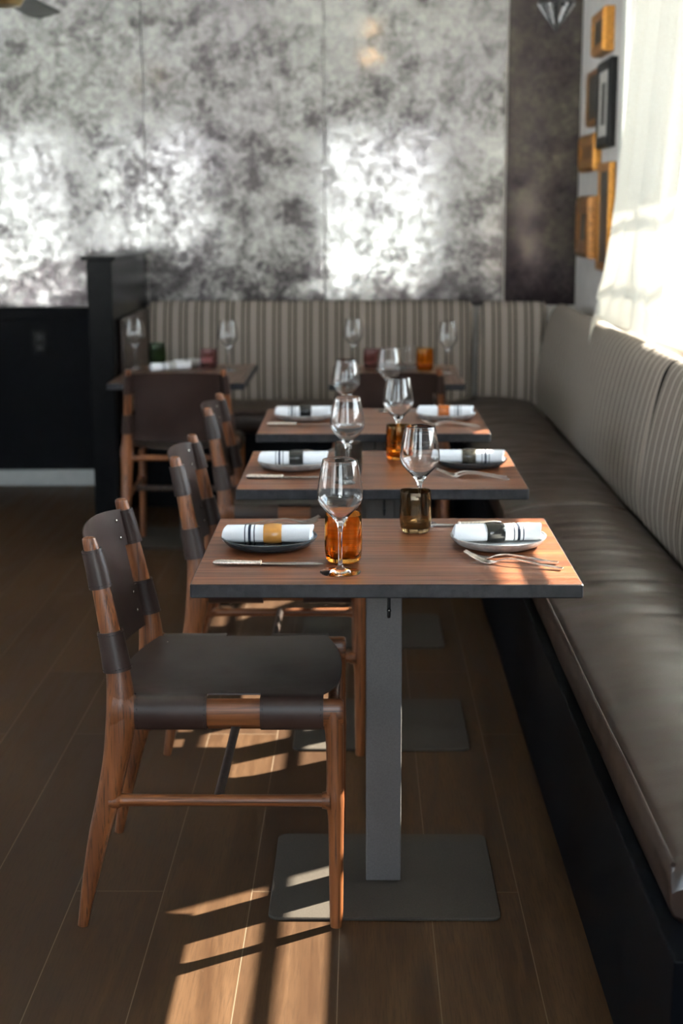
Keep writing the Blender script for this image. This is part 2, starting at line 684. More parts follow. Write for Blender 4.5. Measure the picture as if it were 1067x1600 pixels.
M['raw_clay'] = plain('mottled_grey_stoneware', (0.36, 0.35, 0.34), 0.45, nscale=45, namt=0.4)
_L = 0.185
M['napkin_l'] = napkin_mat('napkin_stripes_left', [(-0.049, 0.0012), (-0.039, 0.0030), (-0.029, 0.0012)])
M['napkin_r'] = napkin_mat('napkin_stripes_right', [(0.033, 0.0012), (0.043, 0.0030), (0.053, 0.0012)])
M['caramel'] = plain('caramel_glazed_ceramic', (0.46, 0.21, 0.048), 0.18, nscale=30, namt=0.12)
M['ring_black'] = plain('black_glazed_ceramic', (0.012, 0.012, 0.012), 0.12, nscale=30, namt=0.3)
M['ring_moss'] = plain('mottled_moss_brown_ceramic', (0.065, 0.055, 0.040), 0.2, nscale=90, namt=0.7)
M['ring_amber'] = plain('amber_brown_ceramic', (0.32, 0.09, 0.022), 0.2, nscale=60, namt=0.4)
M['silver'] = plain('brushed_silver', (0.70, 0.66, 0.61), 0.24, 1.0, nscale=200, namt=0.08)
M['handle'] = plain('etched_silver_handle', (0.66, 0.60, 0.54), 0.38, 1.0, nscale=260, namt=0.3, bump=0.3)
M['gold'] = plain('gilded_frame', (0.40, 0.18, 0.035), 0.36, 0.7, nscale=60, namt=0.25)
M['oldgold'] = plain('dark_antique_gold', (0.24, 0.105, 0.030), 0.38, 0.6, nscale=70, namt=0.4, bump=0.3)
M['ebony'] = plain('black_lacquered_frame', (0.008, 0.008, 0.009), 0.4, nscale=40, spec=0.15)
M['canvas'] = plain('dark_painted_canvas', (0.030, 0.028, 0.024), 0.45, nscale=12, namt=0.7)
M['mat_board'] = plain('off_white_mount', (0.55, 0.53, 0.50), 0.8)
M['brass'] = plain('aged_brass', (0.50, 0.38, 0.17), 0.3, 1.0)
M['iron'] = plain('black_iron', (0.015, 0.015, 0.016), 0.4, 0.3)
M['sheer'] = sheer_mat()
M['paving'] = plain('pale_paving_outside', (0.40, 0.42, 0.44), 0.9, nscale=3, namt=0.1)
_b = NT('warm_bulb')
_b.set(color=(1, 0.8, 0.55))
_b.b.inputs['Emission Color'].default_value = (1.0, 0.62, 0.28, 1)
_b.b.inputs['Emission Strength'].default_value = 40
M['bulb'] = _b.m

# ------------------------------------------------------------------ the room
XR, YF, XL, ZC = 1.09, 4.78, -4.7, 2.95


def struct(name, mb, m, label, parent=None):
    o = mb.build(name, m, parent)
    if parent is None:
        tag(o, label, name.split('_')[0], kind='structure')
    return o


struct('floor', MB().box(XL, XR + 0.2, YB, YF + 0.1, -0.08, 0), M['floor'], 'dark walnut plank floor running towards the mirror wall')
struct('ceiling', MB().box(XL, XR + 0.2, YB - 0.2, YF + 0.1, ZC, ZC + 0.08), M['ceiling'], 'pale flat ceiling above the dining room')
struct('wall_back', MB().box(XL, XR + 0.2, YF, YF + 0.1, 0, ZC), M['plaster'], 'wall behind the antique mirror sheets')


def wall_with_holes(mb, axis, a0, a1, t0, t1, holes, zs, zh):
    """axis 'y': wall runs along y and is t0..t1 thick in x; 'x' the other way round"""
    def put(p, q, z0, z1):
        if q - p < 1e-4: return
        if axis == 'y': mb.box(t0, t1, p, q, z0, z1)
        else: mb.box(p, q, t0, t1, z0, z1)
    c = a0
    for h0, h1 in holes:
        put(c, h0, 0, ZC)
        put(h0, h1, 0, zs)
        put(h0, h1, zh, ZC)
        c = h1
    put(c, a1, 0, ZC)


mb = MB()
wall_with_holes(mb, 'y', YB - 0.2, YF, XR, XR + 0.2, WIN_RIGHT, SILL - 0.02, HEAD)
struct('wall_right', mb, M['plaster'], 'warm grey window wall above the long bench')
mb = MB()
wall_with_holes(mb, 'y', YB - 0.2, YF + .1, XL - .2, XL, WIN_LEFT_ADDED, 0.9, 2.4)
struct('wall_left', mb, M['plaster'], 'wall with two added fill-light windows on the far left of the dining room')
mb = MB()
wall_with_holes(mb, 'x', XL, XR, YB - 0.2, YB, WIN_BACK, 0.40, 2.36)
mb.box(WIN_BACK[1][0], WIN_BACK[1][1], YB - .2, YB, 0.40, 0.92)
struct('wall_front', mb, M['plaster'], 'wall with three tall windows behind the viewer')

# windows: sash, muntins and pane; casing and stool on the room side
wn = [0]


def window(axis, a0, a1, zs, zh, face, deep, vcount, hz, label):
    """axis 'y' = in the right wall (room is towards -x), 'x' = in the wall behind the camera (room towards +y)"""
    wn[0] += 1
    root = empty('window_%d' % wn[0], label, 'window', ((face, (a0 + a1) / 2, zs) if axis == 'y' else ((a0 + a1) / 2, face, zs)))
    root['kind'] = 'structure'
    L = (a1 - a0) / 2
    H = zh - zs

    def bx(mb, p, q, d0, d1, z0, z1, bev=0.004):
        if axis == 'y' and face < 0:
            mb.box(-d1, -d0, p, q, z0, z1, bev)
            return
        # p..q along the wall, d0..d1 depth outward from the room face
        if axis == 'y': mb.box(d0, d1, p, q, z0, z1, bev)
        else: mb.box(p, q, -d1, -d0, z0, z1, bev)
    f = MB()
    bx(f, -L, -L + 0.045, deep - .02, deep + .025, 0, H)
    bx(f, L - 0.045, L, deep - .02, deep + .025, 0, H)
    bx(f, -L + .045, L - .045, deep - .02, deep + .025, 0, 0.05)
    bx(f, -L + .045, L - .045, deep - .02, deep + .025, H - .05, H)
    f.build('sash', M['white_trim'], root)
    m_ = MB()
    for z in hz:
        bx(m_, -L + .045, L - .045, deep - .012, deep + .016, z - zs - .012, z - zs + .012)
    for k in range(1, vcount):
        y = -L + 2 * L * k / vcount
        bx(m_, y - .012, y + .012, deep - .012, deep + .016, .05, H - .05)
    m_.build('muntin', M['white_trim'], root)
    g = MB()
    bx(g, -L + .04, L - .04, deep, deep + .004, .045, H - .045, 0)
    g.build('pane', M['pane'], root)
    c = MB()
    for a, b, z0, z1 in ((-L - .09, -L, -.02, H + .09), (L, L + .09, -.02, H + .09), (-L - .0, L, H, H + .09)):
        bx(c, a, b, -.022, -.001, z0, z1)
    c.build('casing', M['white_trim'], root)
    s = MB()
    bx(s, -L - .0, L + .0, -.03, deep - .02, -.019, 0.0)
    s.build('window_stool', M['white_trim'], root)
    return root


window('y', *WIN_RIGHT[0], SILL, HEAD, XR, 0.075, 1, (1.304, 1.568, 1.832, 2.1), 'white sash window in the right wall closer to the viewer')
window('y', *WIN_RIGHT[1], SILL, HEAD, XR, 0.075, 3, (1.304, 1.568, 1.832, 2.1), 'white sash window behind the sheer curtain above the bench')
for (a, b), l in zip(WIN_BACK, ('leftmost', 'middle', 'rightmost')):
    window('x', a, b, 0.92 if l == 'middle' else 0.40, 2.36, YB, 0.08, 1, (), l + ' tall window in the wall behind the viewer')

for (a, b), l in zip(WIN_LEFT_ADDED, ('added fill-light window in the far left wall, closer to the viewer', 'added fill-light window in the far left wall, closer to the mirror wall')):
    window('y', a, b, 0.9, 2.4, XL, 0.08, 2, (1.65,), l)

# outside
o = MB().box(XR + 0.21, 40, -40, 40, -0.35, -0.25).build('ground_outside', M['paving'])
tag(o, 'pale paving outside the right windows', 'ground', kind='structure')
o = MB().box(-40, 40, -45, YB - 0.22, -0.35, -0.25).build('ground_outside_front', M['paving'])
tag(o, 'pale paving outside the tall windows behind the viewer', 'ground', kind='structure')
o = MB().box(-40, XL - .22, YB - .2, 40, -0.35, -0.25).build('ground_outside_left', M['paving'])
tag(o, 'pale paving outside the added far left windows', 'ground', kind='structure')
o = MB().box(XR + 0.21, XR + 1.08, -4, 6, 2.56, 2.66).build('sun_cut_overhang', M['white_trim'])  # unseen slab added so the sun enters only through the lower panes
tag(o, 'unseen roof overhang added to cut the sun outside the right windows', 'roof', kind='structure')

# wainscot and baseboard of the back wall, left of the divider
mb = MB()
mb.box(XL, -1.31, YF - 0.028, YF, 0.0, 0.965, 0.003)
mb.box(XL, -1.31, YF - 0.036, YF - .028, 0.90, 0.965, 0.003)
struct('trim_wainscot', mb, M['black'], 'black painted wainscot under the mirror on the left')
struct('baseboard_back', MB().box(XL, -1.33, YF - 0.05, YF - .0365, 0, 0.088, 0.004), M['trim'], 'pale grey baseboard under the black wainscot')

ou = empty('wall_outlet', 'black power outlet plate on the black wainscot', 'outlet', (-1.772, YF - 0.0285, 0.72))
MB().box(-.042, .042, -.006, 0, -.006, .124, .003).build('cover_plate', M['black_gloss'], ou)
for z in (.03, .082):
    MB().box(-.017, .017, -.009, -.0055, z - .014, z + .014, .004).build('receptacle', M['iron'], ou)

# mirror sheets on the back wall
edges = [(-4.62, -3.06), (-3.06, -2.12), (-2.12, -1.18), (-1.18, -0.24), (-0.24, 0.705)]
names = ['far left end sheet of antique mirror above the black wainscot', 'sheet of antique mirror second from the left end of the wall',
         'sheet of antique mirror above the black wainscot left of the divider', 'sheet of antique mirror above the two-seat table beside the divider',
         'sheet of antique mirror with the brightest window reflection, beside the dark sheet']
for (a, b), n in zip(edges, names):
    mb = MB().box(a + .0015, b - .0015, YF - 0.010, YF - .0005, 0.968, 2.62, 0.0025)
    tag(mb.build('mirror_panel', M['mirror']), n, 'mirror', 'silvery antique mirror sheets')
tag(MB().box(0.712, XR - .002, YF - 0.006, YF - .0005, 0.968, 2.62, 0.002).build('mirror_panel', M['mirror_unlit']),
    'narrow mirror sheet painted dark to look unlit in the corner by the frames', 'mirror')
struct('trim_crown', MB().box(XL, XR, YF - 0.06, YF - .0005, 2.625, 2.70, 0.004), M['black'], 'dark ledge above the mirror sheets')

# half-height divider at the left end of the back bench
dv = empty('wall_divider', 'black half-height divider beside the table for two', 'divider', (-1.2475, 4.2, 0))
dv['kind'] = 'structure'
MB().box(-.0575, .0575, -.53, .542, 0, 1.245, .004).build('panel', M['black_gloss'], dv)
MB().box(-.078, .078, -.55, .545, 1.2455, 1.265, .004).build('cap', M['black_gloss'], dv)
MB().box(.058, .085, -.40, .40, .50, .97, .012).build('side_pad', M['bench_hide'], dv)

# ------------------------------------------------------------------ bench
bb = empty('bench_base', 'black painted plinth under the L-shaped bench', 'bench', (0.75, 1.8, 0))


def L(x, y): return (x - 0.75, y - 1.8)


MB().box(.412 - .75, XR - .002 - .75, -1.05 - 1.8, YF - .04 - 1.8, 0, .375, .004).build('plinth', M['black'], bb)
MB().box(-1.188 - .75, .411 - .75, 4.14 - 1.8, YF - .04 - 1.8, 0, .375, .004).build('plinth', M['black'], bb)


def seat_cushion(name, label, y0, y1, x0, x1, wrinkle, group):
    """long seat cushion along y; front edge with piping at x0"""
    z0, z1 = 0.376, 0.480
    ny = max(24, int((y1 - y0) / 0.0125))
    prof = []
    W = x1 - x0
    for u, zz in ((0.02, 0.0), (0.006, .012), (0.0, .03), (-0.003, .066), (0.001, .092), (0.008, .104)):
        prof.append((u, zz, 0))
    nx = 40
    for i in range(1, nx):
        t = i / nx
        prof.append((0.008 + t * (W - 0.016), 0.104, 1))
    prof += [(W - .006, .100, 0), (W - .001, .08, 0), (W, .03, 0), (W - .01, 0, 0)]
    cyy = (y0 + y1) / 2
    rings = []
    for j in range(ny + 1):
        tj = j / ny
        y = lerp(y0, y1, tj)
        e = min(y - y0, y1 - y)
        sq = 1.0 if e > .03 else math.sqrt(max(0.0, 1 - (1 - e / .03) ** 2)) * 0.55 + 0.45
        ring = []
        for u, zz, top in prof:
            x = u
            z = zz
            if top:
                tx = (u - .008) / (W - .016)
                z += 0.030 * (4 * tx * (1 - tx)) ** 0.75
                # soft transverse creases in the sat-on leather
                q = noise.noise(Vector((x * 2.2 + y * 0.5, y * 16.0, 1.3)))
                q2 = noise.noise(Vector((x * 5.0, y * 34.0 + x * 3, 7.7)))
                q3 = noise.noise(Vector((x * 1.5, y * 1.6, 3.1)))
                am = wrinkle(y) * (4 * tx * (1 - tx)) ** 0.5
                z += am * (0.0085 * q + 0.0030 * q2) + 0.004 * q3 * (4 * tx * (1 - tx))
            else:
                q3 = noise.noise(Vector((zz * 30, y * 2.5, 9)))
                x += 0.003 * q3 if zz > 0.01 else 0
            zc = .03
            z = zc + (z - zc) * (sq if top or zz > .03 or True else 1)
            ring.append((x - W / 2, y - cyy, z + z0 - 0.0))
        rings.append(ring)
    root = empty(name, label, 'cushion', (x0 + W / 2, cyy, 0), 0, group)
    MB().rings(rings, True, True, 0).build('cushion', M['bench_hide'], root)
    pts = []
    for j in range(ny + 1):
        y = lerp(y0 + .012, y1 - .012, j / ny)
        q3 = noise.noise(Vector((.07 * 30, y * 2.5, 9)))
        pts.append((0.004 + .003 * q3 - W / 2 - .001, y - cyy, z0 + .1005))
    MB().tube(pts, 0.0042, 8).build('piping', M['bench_hide'], root)
    return root


def wr(y):
    return 0.30 + 1.05 * max(0, 1 - abs(y - 0.85) / 0.85) + 0.25 * max(0, 1 - abs(y + 0.5) / 0.6)


seat_cushion('seat_cushion', 'creased dark brown leather seat cushion beside the front two tables', -0.955, 1.705, 0.428, 0.852, wr, 'leather bench cushions')
seat_cushion('seat_cushion', 'dark brown leather seat cushion beside the third table, running into the corner', 1.712, 4.60, 0.428, 0.852, lambda y: 0.5, 'leather bench cushions')
c = seat_cushion('seat_cushion', 'dark brown leather seat cushion along the mirror wall', -0.80, 0.80, -0.225, 0.225, lambda y: 0.4, 'leather bench cushions')
c.location = (-0.38, 4.345, 0)
c.rotation_euler = (0, 0, PI / 2)


def back_cushion(label, length, m, loc, rz, puff=0.022, endcurve=0.05, rot_axis=None):
    """striped backrest cushion; local x runs along its length, the front faces -y"""
    prof = [(0.125, 0.0), (0.02, 0.0), (0.006, .012), (0.0, .03), (-.006, .09), (0.0, .17), (0.016, .29), (0.036, .40), (0.052, .465), (0.064, .500), (0.080, .524),
            (0.100, .540), (0.122, .542), (0.138, .532), (0.146, .505)]
    prof = spline(prof[1:], 3)
    prof = [(0.125, 0.0)] + prof
    n = max(16, int(length / 0.02))
    rings = []
    for i in range(n + 1):
        x = lerp(-length / 2, length / 2, i / n)
        e = min(x + length / 2, length / 2 - x)
        k = 1 if e > endcurve else math.sqrt(max(0, 1 - (1 - e / endcurve) ** 2))
        ring = []
        for y, z in prof:
            b = math.sin(PI * min(1, max(0, z / .53)))
            wob = 0.004 * noise.noise(Vector((x * 2.1 + loc[0] * 3, z * 3, loc[1])))
            yy = y - puff * 0.35 * b + wob
            yy = lerp(0.085, yy, 0.25 + 0.75 * k)
            zz = z if z < .3 else lerp(z * 0.93, z, 0.3 + 0.7 * k) + wob * 0.6
            ring.append((x, yy, zz + 0.0))
        rings.append(ring)
    o = MB().rings(rings, True, True, 0).build('back_cushion', m)
    o.location = loc
    o.rotation_euler = (0, 0, rz)
    return tag(o, label, 'cushion', 'striped backrest cushions')


back_cushion('striped backrest cushion under the window closer to the viewer, lower right', 2.56, M['str_y'], (0.856, 0.335, 0.455), -PI / 2)
back_cushion('striped backrest cushion under the curtain between window seam and corner', 2.84, M['str_y'], (0.856, 3.04, 0.455), -PI / 2)
back_cushion('long striped backrest cushion under the mirror wall', 1.72, M['str_x'], (-0.32, 4.585, 0.455), 0, endcurve=.03)
back_cushion('short striped backrest cushion angled into the corner of the bench', 0.36, M['str_x'], (0.715, 4.525, 0.455), -0.30, endcurve=.03)

# ------------------------------------------------------------------ tables


def rounded_rect(hx, hy, r, n=6):
    pts = []
    for cx_, cy_, a0 in ((hx - r, hy - r, 0), (-hx + r, hy - r, PI / 2), (-hx + r, -hy + r, PI), (hx - r, -hy + r, 3 * PI / 2)):
        for k in range(n + 1):
            a = a0 + PI / 2 * k / n
            pts.append((cx_ + r * math.cos(a), cy_ + r * math.sin(a)))
    return pts


def table(label, loc, hx, hy, top_mat, group):
    r = empty('dining_table', label, 'table', loc, 0, group)
    t = MB()
    z1, z0 = 0.755, 0.7275
    b = .002
    out = rounded_rect(hx, hy, .004, 3)
    inn = rounded_rect(hx - b, hy - b, .003, 3)
    n = len(out)
    vs = [(x, y, z0) for x, y in inn] + [(x, y, z0 + b) for x, y in out] + [(x, y, z1 - b) for x, y in out] + [(x, y, z1) for x, y in inn]
    fs = [tuple(3 * n + j for j in range(n))]
    t.add(vs, fs, 0, False)
    fs = [tuple(reversed(range(n)))]
    for k in range(3):
        for j in range(n):
            fs.append((k * n + j, k * n + (j + 1) % n, (k + 1) * n + (j + 1) % n, (k + 1) * n + j))
    t.f += [tuple(f) for f in fs]; t.m += [1] * len(fs); t.sm += [False] * len(fs)
    t.build('table_top', [top_mat, M['edge']], r)
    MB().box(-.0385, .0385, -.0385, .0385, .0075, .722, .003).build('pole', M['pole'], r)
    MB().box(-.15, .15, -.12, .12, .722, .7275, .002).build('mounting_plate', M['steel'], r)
    p = MB()
    rr = rounded_rect(.2455, .2105, .022, 8)
    r2 = rounded_rect(.2435, .2085, .020, 8)
    p.rings([[(x, y, 0) for x, y in r2], [(x, y, .002) for x, y in rr], [(x, y, .0055) for x, y in rr], [(x, y, .0075) for x, y in r2]], True, True, 0, False)
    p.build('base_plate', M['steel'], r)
    return r


TG = 'dining tables beside the long bench'
TY = [0.0, 0.9763, 1.9326]
TX = [0.0, 0.006, -0.0096]
T = [table('dark wood dining table in front, with the amber tumbler', (TX[0], TY[0], 0), .380, .308, M['table'], TG),
     table('dark wood dining table in the middle of the row along the bench', (TX[1], TY[1], 0), .380, .308, M['table'], TG),
     table('dark wood dining table third from the viewer, farthest along the side bench', (TX[2], TY[2], 0), .380, .308, M['table'], TG)]
TLx, TLy, TRx, TRy = -0.83, 3.425, 0.10, 3.385
table('small dark table against the mirror wall beside the black divider', (TLx, TLy, 0), .29, .385, M['table_y'], 'small tables along the mirror wall')
table('small dark table against the mirror wall beside the corner of the bench', (TRx, TRy, 0), .285, .385, M['table_y'], 'small tables along the mirror wall')
for i, t_ in enumerate(T):
    h = MB()
    pts = [(.006, -.256, .7265), (.006, -.256, .700), (.006, -.2565, .688), (.006, -.260, .681), (.006, -.266, .679), (.006, -.2705, .684), (.006, -.271, .692)]
    h.tube([Vector(p) for p in spline(pts, 4)], .0034, 8)
    h.box(-.002, .014, -.266, -.246, .7245, .7274, .001)
    h.ball((.006, -.271, .693), .0045)
    h.build('purse_hook', M['iron'], t_)

# ------------------------------------------------------------------ chair


def make_chair(label, loc, rz, group):
    r = empty('dining_chair', label, 'chair', loc, rz, group)
    # x, z, radius of the raked rear leg and back post (one piece)
    post = [(-.266, 0.0, .0105), (-.247, .10, .0165), (-.225, .20, .0215), (-.205, .275, .0245), (-.186, .36, .0265), (-.175, .43, .030), (-.172, .49, .029),
            (-.176, .55, .0245), (-.188, .62, .0215), (-.2025, .70, .0190), (-.217, .775, .0165), (-.2262, .812, .0148), (-.2275, .822, .0135)]
    ysp = [(0.0, .233), (.45, .222), (.822, .197)]

    def py(z): return pl(ysp, z)[0]

    def pxz(z):
        return pl([(b, a, c_) for a, b, c_ in post], z)
    for s in (-1, 1):
        sp = spline(post, 4)
        mbp = MB()
        mbp.tube([(x, s * py(z), z) for x, z, q in sp], [q for x, z, q in sp], 16, 0, True, (0, 1, 0), (0.86, 1.0))
        x, z, q = post[-1]
        mbp.ball((x, s * py(z), z - .001), .0132, 0, 14, 8, (1, .86, .35))
        # swelling where the rail grows out of the post
        fl = [(-.188, .470, .050), (-.172, .468, .052), (-.156, .466, .043), (-.142, .465, .0355), (-.128, .464, .0318), (-.110, .464, .0300)]
        fl = spline(fl, 4)
        mbp.tube([(a, s * .222, b) for a, b, c_ in fl], [c_ for a, b, c_ in fl], 16, 0, True, (0, 1, 0), (0.52, 1.0))
        mbp.build('leg', M['chairwood'], r)
        fr = [(.264, 0, .0125), (.2643, .04, .0142), (.2645, .18, .0155), (.2640, .245, .0168), (.2620, .277, .0198), (.2630, .31, .0178), (.263, .38, .0180), (.262, .42, .0192),
              (.2605, .440, .0200), (.2600, .455, .0200), (.2600, .470, .0190)]
        sp = spline(fr, 3)
        MB().tube([(x, s * pl([(0, .232), (.46, .220)], z)[0], z) for x, z, q in sp], [q for x, z, q in sp], 16, 0, True, (1, 0, 0), (1.0, .98)).build('leg', M['chairwood'], r)
        rl = [(-.135, .464), (-.06, .464), (.06, .464), (.18, .464), (.235, .464), (.270, .464), (.2765, .464), (.2805, .464)]
        q = [.0300, .0300, .0300, .0300, .0300, .0300, .0292, .0262]
        MB().tube([(x, s * .220, z) for x, z in rl], q, 16, 0, True, (0, 1, 0), (.60, 1.0)).build('side_rail', M['chairwood_x'], r)
        st = [(-.200, .277, .0225), (-.180, .277, .0165), (-.160, .277, .0128), (0, .277, .0120), (.215, .277, .0128), (.236, .277, .0165), (.252, .277, .0210)]
        sp = spline(st, 3)
        MB().tube([(x, s * .2265, z) for x, z, q_ in sp], [q_ for x, z, q_ in sp], 14, 0, True).build('stretcher', M['chairwood_x'], r)
    MB().tube([(.022, -.2265, .277), (.022, -.1, .277), (.022, .1, .277), (.022, .2265, .277)], [.0135, .0125, .0125, .0135], 12, 0, True, None, (1, .8)).build('cross_stretcher', M['chairdark'], r)
    MB().tube([(-.176, -.215, .445), (-.176, 0, .445), (-.176, .215, .445)], .0135, 12).build('rear_rail', M['chairwood'], r)
    MB().tube([(.258, -.21, .440), (.258, 0, .440), (.258, .21, .440)], .0125, 12).build('front_rail', M['chairwood'], r)

    # sling seat: sheet plus four flaps around the side rails
    xr_in = lambda v: -.150 - .050 * (1 - abs(v) ** 2.2)
    xf_in = lambda v: .238 + .036 * (1 - abs(v) ** 2.6)
    yw = .204

    def sheet(u, v):
        a = (v - .5) * 2
        x = lerp(xr_in(a), xf_in(a), u)
        sag = .017 * (1 - a * a) * (0.75 + 0.25 * math.sin(PI * u))
        return (x, a * yw, .4975 - sag)

    sb = MB()
    sb.grid(sheet, 26, 26)

    def flap(s, xa, xb):
        def fn(u, v):
            x = lerp(xa, xb, u)
            # wrap over the rail: from the sheet edge over the top, down the outside, under to the inside
            k = v
            if k < .08:
                return (x, s * lerp(yw, .214, k / .08), lerp(.4975, .4985, k / .08))
            a = PI / 2 - (k - .08) / .92 * PI * 1.45
            return (x, s * (.220 + .0232 * math.cos(a)), .464 + .0345 * math.sin(a))
        sb.grid(fn, 4, 22)
    for s in (-1, 1):
        flap(s, -.142, .004)
        flap(s, .112, .240)
    so = solid(sb.build('seat', [M['hide']], r), .0034, 0)
    # back panel with two straps per post, rivets
    bk = MB()

    def panel(u, v):
        z = lerp(.530, .802, v)
        a = (u - .5) * 2
        x0 = pxz(z)[0]
        yy = py(z) - .004
        edge = abs(a) ** 2.2
        z2 = z + .012 * (1 - a * a) * (1 if v > .5 else -1) * abs(2 * v - 1)
        return (x0 - .044 * (1 - abs(a) ** 2.3) + .0, a * yy, z2)

    def cut(u, v):
        a = abs(u - .5) * 2
        z = lerp(.530, .802, v)
        if a > .86 and (.634 < z < .722): return True
        if a > .93 and z < .553: return True
        return False
    bk.grid(panel, 44, 30, 0, cut)
    for s in (-1, 1):
        for za, zb in ((.722, .800), (.553, .634)):
            zm = (za + zb) / 2
            n = 22
            rings = []
            for zz in (za, zm, zb):
                x, rad = pxz(zz)
                dx = (pxz(zb)[0] - pxz(za)[0]) / (zb - za)
                ring = []
                for j in range(n):
                    a = 2 * PI * j / n
                    ring.append((x + (rad + .0035) * math.cos(a), s * py(zz) + (rad * .86 + .0035) * math.sin(a), zz - dx * (rad + .0035) * math.cos(a) * 0.8))
                rings.append(ring)
            bk.rings(rings, True, False, 0)
    bo = solid(bk.build('backrest', [M['hide']], r), .0032, 0)
    for s in (-1, 1):
        for zz in (.742, .782, .572, .614):
            x = pxz(zz)[0]
            a = .80
            MB().ball((x - .044 * (1 - a ** 2.3) + .0035, s * a * (py(zz) - .004), zz), .0042, 0, 10, 6, (.6, 1, 1)).build('rivet', M['rivet'], bo)
        MB().ball((-.128, s * .172, .4935), .004, 0, 10, 6, (1, 1, .5)).build('rivet', M['rivet'], so)
    # stitched seams along flap and strap edges
    tseat = MB()
    tgt = [tseat]
    tback = MB()

    def dash(p, q, step=.0062, ln=.0040, rad=.00075):
        p, q = Vector(p), Vector(q)
        d = q - p
        n = int(d.length / step)
        for k in range(n):
            a = p + d * (k / n)
            b = a + d.normalized() * ln
            tgt[0].tube([a, b], rad, 4)
    for s in (-1, 1):
        tgt[0] = tseat
        for xx in (-.137, -.001, .117, .235):
            prev = None
            for k in range(9):
                a = PI / 2 - .1 - (PI * .85) * k / 8
                p = (xx, s * (.220 + .0256 * math.cos(a)), .464 + .0368 * math.sin(a))
                if prev: dash(prev, p)
                prev = p
        tgt[0] = tback
        for zz in (.728, .794, .559, .628):
            x, rad = pxz(zz)
            prev = None
            for k in range(13):
                a = 2 * PI * k / 12
                p = (x + (rad + .0058) * math.cos(a), s * py(zz) + (rad * .86 + .0058) * math.sin(a), zz + .20 * (rad) * math.cos(a))
                if prev: dash(prev, p)
                prev = p
    bake(so, tseat, M['thread'])
    bake(bo, tback, M['thread'])
    return r


CG = 'leather sling chairs'
ch1 = make_chair('walnut and brown leather chair nearest the viewer, at the front table', (-.365, 0.0, 0), 0, CG)
dup(ch1, (-.316, .972, 0), 0, 'walnut and brown leather chair tucked in at the middle table of the row')
dup(ch1, (-.330, 1.945, 0), 0, 'walnut and brown leather chair at the third table, partly hidden by the middle chair')
dup(ch1, (-.815, 3.18, 0), PI / 2, 'walnut and brown leather chair seen from behind, beside the black divider')
dup(ch1, (.076, 3.18, 0), PI / 2, 'walnut and brown leather chair seen from behind, half hidden behind the wine glasses')

# ------------------------------------------------------------------ tableware
ZT = 0.755
GLASS = [(0.0, 0.0), (.020, 0.0004), (.038, 0), (.0408, .0010), (.0408, .0020), (.034, .0030), (.022, .0048), (.012, .0078), (.0064, .0120), (.0046, .018), (.0040, .030), (.0038, .055),
         (.0039, .078), (.0046, .090), (.0066, .0985), (.0115, .1075), (.020, .1175), (.031, .1290), (.0405, .1405), (.0449, .1500), (.0456, .1560), (.0449, .166), (.0428, .182),
         (.0398, .200), (.0366, .217), (.0344, .2282), (.0340, .2290), (.0335, .2284), (.0357, .217), (.0389, .200), (.0419, .182), (.0440, .166), (.0446, .1560), (.0439, .1504),
         (.0396, .1412), (.0302, .1302), (.0192, .1192), (.0105, .1118), (.0045, .1092), (0, .1086)]
_gl = MB()
_gl.lathe(GLASS, 56)
GW = []


def wine(x, y, label):
    if not GW:
        o = _gl.build('wine_glass', M['clear'], None, (0, 0, 0), True)
        GW.append(o)
    else:
        o = GW[0].copy()
        COL.objects.link(o)
    o.location = (x, y, ZT)
    tag(o, label, 'wine glass', 'long-stemmed wine glasses')
    return o


wine(-.090, -.213, 'empty wine glass at the edge of the front table, before the amber tumbler')
wine(.085, .235, 'empty wine glass on the front table behind the brown smoky tumbler')
wine(-.085, .764, 'empty wine glass on the middle table in front of the grey smoky tumbler')
wine(.060, 1.215, 'empty wine glass on the middle table behind the amber tumbler')
wine(-.098, 1.740, 'empty wine glass on the third table close to its black-ringed napkin')
wine(.052, 2.165, 'empty wine glass on the third table, farther and towards the bench')
wine(-1.085, 3.62, 'empty wine glass on the far left table against the black divider')
wine(-.648, 3.52, 'empty wine glass on the far left table beside the plum tumbler')
wine(-.085, 3.60, 'empty wine glass on the far right table beside the plum tumbler')
wine(.333, 3.40, 'empty wine glass on the far right table beside the amber tumbler')


def tumbler(x, y, mat, label, h=.094, rr=.0375, sup=2.9, rz=0.0):
    prof = [(0, 0), (.6, 0), (.80, .002), (.90, .007), (.965, .016), (1.0, .03), (1.0, .05), (.985, .075), (.965, h - .002), (.955, h), (.925, h), (.915, h - .002),
            (.93, .075), (.94, .05), (.93, .03), (.88, .019), (.78, .013), (.6, .0115), (0, .011)]
    mb_ = MB()
    mb_.lathe([(a * rr, b) for a, b in prof], 48, 0, (0, 0, 0), sup)
    o = mb_.build('tumbler', mat, None, (x, y, ZT), True)
    o.rotation_euler = (0, 0, rz)
    return tag(o, label, 'tumbler', 'coloured glass tumblers')


